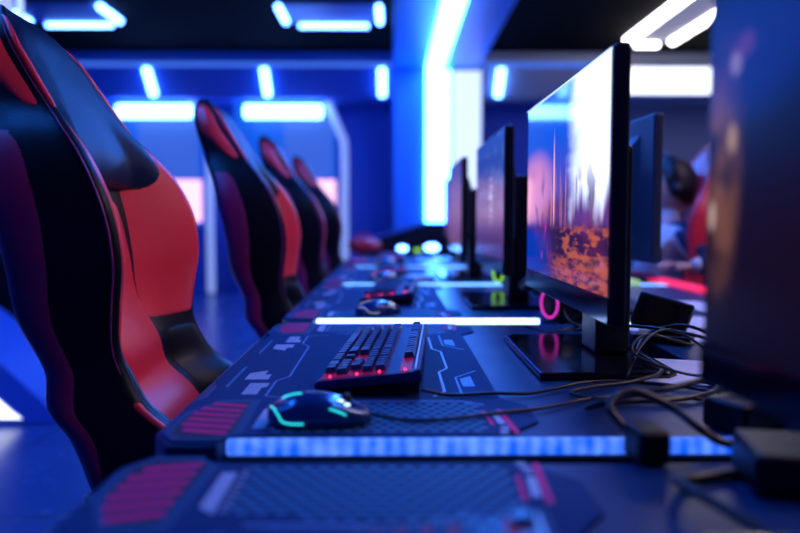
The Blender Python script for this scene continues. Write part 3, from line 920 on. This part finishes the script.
# red-lit keyboard and blue wrist rest in front of the player
o = copy_tree(kb3); o.location = (1.05, 3.30, DZ+.001); o.rotation_euler = (0, 0, PI)
tag(o, 'keyboard of the opposite row under the hand of the player', 'keyboard')
b = new(); box(b, -.035, .035, -.25, .25, 0, .012); o = finish('wrist_rest', b, mat('wrist_glow', (.1,.0,.02), .5, emit=(1,.02,.1), es=1.1), bevel=.004); o.location = (1.06, 2.66, DZ+.0005)
tag(o, 'red glowing bar on the opposite desk in front of the hand', 'wrist rest')
b = new(); box(b, -.06, .06, -.16, .16, 0, .008); o = finish('white_box', b, M['paper'], bevel=.002); o.location = (.86, 1.95, DZ); o.rotation_euler = (0, 0, .2)
tag(o, 'pale sheet on the opposite desk below the blue monitor back', 'paper')
for (x, y, rz, lab) in ((.62, 1.55, .4, 'pale sheet lying on the desks beside the tilted black gadget'), (.47, 1.16, -.3, 'pale sheet under the cables near the bright white lamp'), (.70, 1.72, -.2, 'pale sheet farther back beside the monitor edge')):
    b = new(); box(b, -.07, .07, -.1, .1, 0, .003); o = finish('paper_sheet', b, M['paper']); o.location = (x, y, DZ+.0004); o.rotation_euler = (0, 0, rz)
    tag(o, lab, 'paper', 'pale sheets between the two rows')
b = new(); box(b, -.02, .02, -.05, .05, 0, .022); o = finish('lime_light_bar', b, M['led_lime'], bevel=.01); o.location = (.90, 2.72, DZ); tag(o, 'pale green glowing bar on the opposite desk', 'light')

# tilted black gadget with small screen
t = thing('tilted_device', 'black tilted gadget with a small dark screen between the two rows', 'device', (.545, 1.46, DZ), -.5)
b = new(); prism(b, [(-.05, -.04), (.06, -.04), (.06, .04), (-.05, .04)], 0.004, .018); finish('base', b, M['black_plastic'], t, bevel=.004)
Rg = Matrix.Translation((.0, 0, .055)) @ Matrix.Rotation(math.radians(-28), 4, 'X') @ Matrix.Rotation(math.radians(14), 4, 'Y')
b = new(); box(b, -.055, .055, -.010, .010, -.036, .036, 0, Rg); finish('body', b, M['black_plastic'], t, bevel=.005)
b = new(); box(b, -.038, .030, -.0125, -.0103, -.024, .024, 0, Rg); finish('small_screen', b, M['gloss_black'], t)
b = new(); cyl(b, (0, .004, .016), (0, .006, .05), .012); finish('neck', b, M['rubber'], t)

# ------------------------------------------------------------------ cables
cabs = [
    ('keyboard_cable', 'thin black cable running from the sharp keyboard to the monitor foot', [(.040, .975, .768), (.08, .99, .757), (.14, 1.0, .757), (.20, 1.01, .755), (.30, 1.07, .757), (.40, 1.06, .755), (.46, 1.0, .756)], .0026),
    ('mouse_cable', 'black mouse cable curving over the mat to the right', [(-.026, .876, .762), (.02, .865, .757), (.08, .875, .757), (.14, .90, .757), (.20, .93, .755), (.26, .97, .755), (.33, .99, .755), (.42, .97, .755)], .0025),
    ('monitor_cable', 'black monitor cable looping around the stand foot', [(.40, 1.22, .78), (.42, 1.12, .765), (.36, 1.06, .76), (.28, 1.03, .757), (.25, 1.0, .756), (.30, .96, .756), (.38, .96, .757), (.45, 1.0, .758)], .003),
    ('power_cable', 'thick black cable arching up in front of the dark monitor', [(.47, 1.02, .757), (.40, .97, .757), (.30, .95, .757), (.245, .90, .762), (.26, .85, .785), (.32, .84, .80), (.40, .88, .80), (.50, .86, .78)], .0042),
    ('power_cable', 'thick black cable loop beside the end of the near light strip', [(.27, .76, .757), (.24, .79, .79), (.27, .81, .805), (.31, .80, .79), (.33, .77, .775), (.36, .76, .76), (.45, .76, .756)], .005),
    ('display_cable', 'grey looped cable between the sharp monitor and the tilted gadget', [(.36, 1.1, .757), (.40, 1.15, .80), (.46, 1.2, .815), (.50, 1.15, .79), (.47, 1.08, .765), (.41, 1.08, .775), (.38, 1.14, .79), (.44, 1.24, .80), (.52, 1.25, .78)], .0022),
    ('display_cable', 'black cable hanging from the nearest monitor foot to the desk', [(.30, .50, .752), (.27, .57, .765), (.25, .62, .77), (.27, .66, .757), (.33, .68, .755), (.42, .66, .755)], .005),
    ('usb_cable', 'thin black cable snaking past the tilted gadget', [(.44, 1.30, .757), (.49, 1.38, .78), (.55, 1.34, .80), (.60, 1.26, .77), (.56, 1.16, .757), (.50, 1.12, .76), (.47, 1.05, .757)], .003),
    ('usb_cable', 'thin black cable crossing behind the bright white lamp', [(.36, 1.42, .78), (.44, 1.34, .80), (.52, 1.22, .80), (.60, 1.14, .77), (.66, 1.0, .756)], .003),
    ('headset_cable', 'black headset cable winding on the desk behind the monitor', [(.30, 1.62, .757), (.34, 1.54, .757), (.41, 1.56, .765), (.45, 1.50, .757), (.40, 1.44, .758), (.46, 1.36, .757)], .0028),
]
for nm, lab, pts, r in cabs:
    pts = [(p[0], p[1], max(p[2], DZ+r+.0045 if p[0] < .18 else DZ+r+.0005)) for p in pts]
    b = new(); tube(b, pts, r, 8); tag(finish(nm, b, M['cable']), lab, 'cable', 'cables tangled between the monitors')

# black power bricks and plugs in the tangle
bricks = [(.43, .86, .0, .5, (.05, .03, .018), 'black power brick in front of the dark monitor, left of the bright lamp'),
          (.40, .66, .0, -.2, (.07, .045, .02), 'black power brick in the tangle below the blue glow'),
          (.262, .735, .0, .1, (.017, .022, .018), 'small black plug adapter standing at the end of the near light strip'),
          (.545, .80, .0, .3, (.045, .06, .03), 'black adapter box at the right edge beside blue lights')]
for x, y, z, rz, (a, c, h), lab in bricks:
    b = new(); box(b, -a, a, -c, c, 0, h*2); o = finish('power_brick', b, M['black_plastic'], bevel=.006, seg=3); o.location = (x, y, DZ+.0005); o.rotation_euler = (0, 0, rz)
    tag(o, lab, 'power brick', 'power bricks in the cable tangle')
# small white-blue lamp in the tangle
t = thing('status_lamp', 'tiny bright blue-white lamp glowing among the cables', 'lamp', (.475, 1.075, DZ))
b = new(); cyl(b, (0, 0, 0), (0, 0, .012), .014, .010); finish('base', b, M['black_plastic'], t)
b = new(); bmesh.ops.create_icosphere(b, subdivisions=3, radius=.0075, matrix=Matrix.Translation((0, -.004, .017)) @ Matrix.Diagonal((.8, .8, 1.35, 1))); finish('bulb', b, emat('lamp_glow', (.35, .55, 1), 9), t, smooth=True)

# ------------------------------------------------------------------ left side: glowing plinth on the floor + dark cabinet
t = thing('light_plinth', 'sloped plinth with a lit white face on the floor at left', 'plinth', (-1.98, 3.52, 0))
b = new()
A = [b.verts.new(p) for p in ((-.6, -.02, .0), (.34, -.02, .0), (.34, -.02, .07), (.10, -.02, .295), (-.6, -.02, .85))]
B = [b.verts.new((p.co.x, .5, p.co.z)) for p in A]
b.faces.new(A); b.faces.new(B[::-1])
for i in range(5): b.faces.new((A[i], A[(i+1) % 5], B[(i+1) % 5], B[i]))
finish('body', b, M['beam'], t, bevel=.01)
b = new(); vs = [b.verts.new(p) for p in ((-.5, -.024, .03), (.19, -.024, .03), (.15, -.024, .06), (-.5, -.024, .66))]; b.faces.new(vs)
bmesh.ops.solidify(b, geom=b.faces[:], thickness=.003)
finish('lit_face', b, M['led_panel'], t)
b = new(); box(b, -.45, .45, -.3, .3, 0, .78); box(b, -.46, .46, -.31, .31, .78, .80); o = finish('dark_cabinet', b, M['black_plastic'], bevel=.01); o.location = (-2.35, 4.6, 0)
tag(o, 'black low cabinet at the left edge behind the nearest chair', 'cabinet')

# ------------------------------------------------------------------ far end of the row
t = thing('reception_counter', 'black sloped counter at the far end of the row below the pillar', 'counter', (.45, 6.6, 0))
b = new()
A = [b.verts.new(p) for p in ((-.75, 0, 0), (1.1, 0, 0), (1.1, 0, .96), (-.15, 0, .96), (-.75, 0, .78))]
B = [b.verts.new((v.co.x, .6, v.co.z)) for v in A]
b.faces.new(A); b.faces.new(B[::-1])
for i in range(5): b.faces.new((A[i], A[(i+1) % 5], B[(i+1) % 5], B[i]))
finish('body', b, M['black_plastic'], t, bevel=.01)
b = new(); box(b, -.74, -.14, -.02, .0, 0, .012, 0, Matrix.Translation((-.0, 0, .99)) @ Matrix.Rotation(-.29, 4, 'Y')); finish('edge_trim', b, M['beam'], t)

t = copy_tree(ch0); t.location = (-.15, 5.5, -.05 + .05); t.rotation_euler = (0, 0, .35); t.location = (-.30, 5.35, 0)
for c in list(COL.objects):
    pass
tag(t, 'black and red racing chair at the last desk, turned and half hidden', 'chair', 'racing chairs along the near row')

# small lamps at the far desks
for x, y, z, r, m, lab in ((.07, 4.93, .775, .03, 'led_white', 'round white glow at the far end of the row, left one'), (.27, 4.95, .78, .042, 'led_white', 'round white glow at the far end of the row, right one'),
                       (.17, 4.86, .765, .02, 'led_green', 'small green glow between the far white lights')):
    t = thing('desk_lamp', lab, 'lamp', (x, y, DZ), 0, 'small lights on the far desks')
    b = new(); cyl(b, (0, 0, 0), (0, 0, z-DZ+.004), .008, n=10); finish('stem', b, M['black_plastic'], t)
    b = new(); bmesh.ops.create_icosphere(b, subdivisions=3, radius=r, matrix=Matrix.Translation((0, 0, z-DZ+.02)) @ Matrix.Diagonal((1.2, .6, .62, 1))); finish('bulb', b, M[m], t, smooth=True)
for x, y, rz, m, lab in ((-.19, 4.05, .4, 'pad_red', 'red phone case on the fourth desk'), (.02, 4.62, -.3, 'paper', 'white card on the fourth desk'), (.10, 2.95, .6, 'paper', 'white card beside the monitor of the fourth desk'), (-.05, 4.92, .3, 'pad_red', 'red folded cloth on the last desk'), (.20, 4.55, 0, 'paper', 'white card near the last strip')):
    b = new(); box(b, -.05, .05, -.06, .06, 0, .012); o = finish('flat_item', b, M[m], bevel=.003); o.location = (x, y, DZ+.0045); o.rotation_euler = (0, 0, rz)
    o.name = 'phone_case' if 'phone' in lab else ('folded_cloth' if 'cloth' in lab else 'card')
    tag(o, lab, 'phone case' if 'phone' in lab else ('cloth' if 'cloth' in lab else 'card'))

t = thing('soft_bag', 'dark red soft bag lying on the last desk of the row', 'bag', (-.20, 5.15, DZ+.004))
b = new(); bmesh.ops.create_icosphere(b, subdivisions=4, radius=1)
for v in b.verts:
    c = v.co; q = 1+.10*math.sin(5*c.x+3*c.y)*math.cos(4*c.z+c.x*3)
    v.co = Vector((c.x*.12*q, c.y*.10*q, max(-.9, c.z)*.055*q+.052))
finish('bag_body', b, M['red_leather'], t, smooth=True)
b = new(); tube(b, [(-.06, 0, .095), (-.05, 0, .125), (0, 0, .135), (.05, 0, .125), (.06, 0, .095)], .006, 8); finish('handle', b, M['red_leather'], t)

# ------------------------------------------------------------------ player at the opposite row (faces -x)
def skin_mesh(name, nodes, edges, m, parent, sub=2, root=0):
    me = bpy.data.meshes.new(name)
    me.from_pydata([n[0] for n in nodes], edges, [])
    o = link(name, me, parent)
    o.modifiers.new('skin', 'SKIN')
    sv = me.skin_vertices[0].data
    for i, n in enumerate(nodes):
        r = n[1]; sv[i].radius = r if isinstance(r, tuple) else (r, r)
        sv[i].use_root = (i == root)
    s = o.modifiers.new('sub', 'SUBSURF'); s.levels = sub; s.render_levels = sub
    me.materials.append(m)
    return o
PX, PY = 1.27, 3.28
person = thing('person', 'person in a white top and dark blue jacket sitting with a hand on the desk', 'person', (PX, PY, 0))
def chain(name, pts, m, root=0, sub=2):
    return skin_mesh(name, pts, [(i, i+1) for i in range(len(pts)-1)], m, person, sub, root)
# body: pelvis, torso, neck, thighs, shanks
nodes = [((0.0, 0, .54), (.14, .16)), ((-.03, 0, .66), (.13, .155)), ((-.05, 0, .79), (.125, .16)), ((-.04, 0, .90), (.11, .165)), ((-.03, 0, .965), (.065, .085)), ((-.03, 0, 1.01), (.05, .05)), ((-.02, 0, 1.06), (.048, .048)),
         ((-.08, -.11, .55), .085), ((-.40, -.13, .57), .066), ((-.42, -.13, .30), .055), ((-.40, -.13, .10), .042),
         ((-.08, .11, .55), .085), ((-.40, .13, .57), .066), ((-.42, .13, .30), .055), ((-.40, .13, .10), .042),
         ((-.50, -.13, .045), .035), ((-.50, .13, .045), .035),
         ((-.02, -.17, .92), .055), ((.03, -.25, .80), .042), ((-.03, -.28, .805), .034),
         ((-.02, .17, .92), .055), ((-.02, .23, .82), .042), ((-.20, .18, .805), .034)]
edges = [(0,1),(1,2),(2,3),(3,4),(4,5),(5,6),(0,7),(7,8),(8,9),(9,10),(10,15),(0,11),(11,12),(12,13),(13,14),(14,16),(3,17),(17,18),(18,19),(3,20),(20,21),(21,22)]
skin_mesh('body', nodes, edges, M['shirt'], person)
# jacket over back, shoulders and sleeves
nodes = [((.045, 0, .62), (.12, .165)), ((.03, 0, .79), (.115, .185)), ((.035, 0, .91), (.10, .18)), ((.04, 0, .97), (.07, .11)),
         ((.0, -.18, .925), .075), ((.045, -.255, .805), .058), ((.0, -.278, .806), .044), ((.0, .18, .925), .075), ((-.01, .24, .82), .058), ((-.17, .19, .806), .044)]
skin_mesh('jacket', nodes, [(0,1),(1,2),(2,3),(2,4),(4,5),(5,6),(2,7),(7,8),(8,9)], M['jacket'], person)
# head
b = new()
bmesh.ops.create_icosphere(b, subdivisions=4, radius=1)
for v in b.verts:
    c = v.co
    x, y, z = c.x*.098, c.y*.076, c.z*.118
    if c.x < 0 and c.z < -.2: x *= .90 + .02*abs(c.z); 
    if c.z < -.35: y *= 1 - .35*(-c.z-.35); x = x*.92 - .004
    if c.x < -.8 and abs(c.y) < .20 and -.30 < c.z < .12: x -= .020*(1-abs(c.y)/.20)*(1-abs(c.z+.12)/.25 if abs(c.z+.12) < .25 else 0)
    for ey in (-.33, .33):
        dd = ((c.y-ey)/.16)**2 + ((c.z-.05)/.11)**2
        if c.x < 0 and dd < 1: x += .010*(1-dd)
    v.co = (x, y, z)
hd = finish('head', b, M['skin'], person, smooth=True, loc=(-.02, 0, 1.13), rot=(0, -.15, 0))
b = new()
for s in (-1, 1): bmesh.ops.create_icosphere(b, subdivisions=2, radius=.011, matrix=Matrix.Translation((-.086, .028*s, .006)))
finish('eyes', b, M['hair'], hd)
b = new(); tube(b, [(-.088, -.024, -.058), (-.095, 0, -.060), (-.088, .024, -.058)], .006, 8); finish('mouth', b, mat('lips', (.4, .12, .12), .5), hd)
b = new()
for s in (-1, 1): bmesh.ops.create_icosphere(b, subdivisions=2, radius=1, matrix=Matrix.Translation((.005, .077*s, -.005)) @ Matrix.Diagonal((.018, .008, .03, 1)))
finish('ears', b, M['skin'], hd)
b = new(); bmesh.ops.create_icosphere(b, subdivisions=4, radius=1)
for v in b.verts:
    c = v.co; n_ = .006*math.sin(17*c.x+9*c.y)*math.cos(13*c.z)
    v.co = Vector((c.x*(.108+n_)+.012, c.y*(.088+n_), c.z*(.118+n_)+.022))
dl = [v for v in b.verts if v.co.x < -.055 and v.co.z < .075 or v.co.z < -.08 or (v.co.x < .0 and v.co.z < .0)]
bmesh.ops.delete(b, geom=dl, context='VERTS')
hr = finish('hair', b, M['hair'], hd, smooth=True)
so = hr.modifiers.new('solid', 'SOLIDIFY'); so.thickness = .01
# headset worn by the player
b = new(); tube(b, [(.0, -.095, .0), (.0, -.098, .07), (.0, -.06, .135), (.0, 0, .155), (.0, .06, .135), (.0, .098, .07), (.0, .095, .0)], .009, 8)
for s in (-1, 1): cyl(b, (0, .082*s, -.008), (0, .108*s, -.008), .038, n=20)
hw = finish('worn_headset', b, M['black_plastic'], hd)
# hands
def hand(side, wrist, rz, fingers_down=.35, scale=1.0):
    h = link('hand_root', None, None)
    bpy.data.objects.remove(h)
    Mx = Matrix.Translation(wrist) @ Matrix.Rotation(rz, 4, 'Z') @ Matrix.Scale(scale, 4)
    def q(p): return tuple(Mx @ Vector(p))
    # palm along -x, thumb on the +side*y side
    nd = [((.015, 0, .0), (.022, .018)), ((-.03, 0, .008), (.034, .015)), ((-.065, 0, .008), (.036, .013))]
    nodes = [(q(p), r) for p, r in nd]; ed = [(0, 1), (1, 2)]
    obs = [skin_mesh('hand', nodes, ed, M['skin'], person)]
    fl = [(-.027, .070, .078), (-.009, .078, .088), (.009, .073, .082), (.026, .058, .066)]
    for k, (yy, l1, l2) in enumerate(fl):
        yy = -yy*side
        pts = [(-.055, yy*.9, .010), (-.085, yy*1.1, .018), (-.105-.008*(k in (1, 2)), yy*1.2, .010), (-.115-.010*(k in (1, 2)), yy*1.25, -.006)]
        nodes = [(q(p), r) for p, r in zip(pts, (.0095, .009, .008, .0065))]
        skin_mesh('finger', nodes, [(0,1),(1,2),(2,3)], M['skin'], obs[0])
    pts = [(-.015, side*.022, .004), (-.038, side*.046, .004), (-.062, side*.054, .0), (-.078, side*.050, -.006)]
    skin_mesh('thumb', [(q(p), r) for p, r in zip(pts, (.013, .011, .0095, .007))], [(0,1),(1,2),(2,3)], M['skin'], obs[0])
hand(-1, (-.05, -.285, .797), .1)
hand(1, (-.22, .175, .797), -.1)
# his chair: mirrored racing chair
oc = copy_tree(ch0); oc.location = (.84, PY+.0, 0); oc.rotation_euler = (0, 0, PI)
for c in kids(oc):
    if c.name.split('.')[0] in ('backrest', 'headrest'): c.data = c.data.copy(); c.data.materials[0] = M['red_leather']
tag(oc, 'red and black racing chair of the player in the opposite row', 'chair')

# ------------------------------------------------------------------ world + render look
w = bpy.data.worlds.new('world'); sc.world = w; w.use_nodes = True
w.node_tree.nodes['Background'].inputs[0].default_value = (.01, .04, .25, 1)
w.node_tree.nodes['Background'].inputs[1].default_value = .1
sc.view_settings.view_transform = 'Standard'
sc.view_settings.look = 'None'
sc.view_settings.exposure = 0
sc.view_settings.gamma = 1
sc.view_settings.use_curve_mapping = False
sc.cycles.use_denoising = True
sc.cycles.max_bounces = 6
sc.cycles.sample_clamp_indirect = 4
sc.cycles.use_light_tree = True
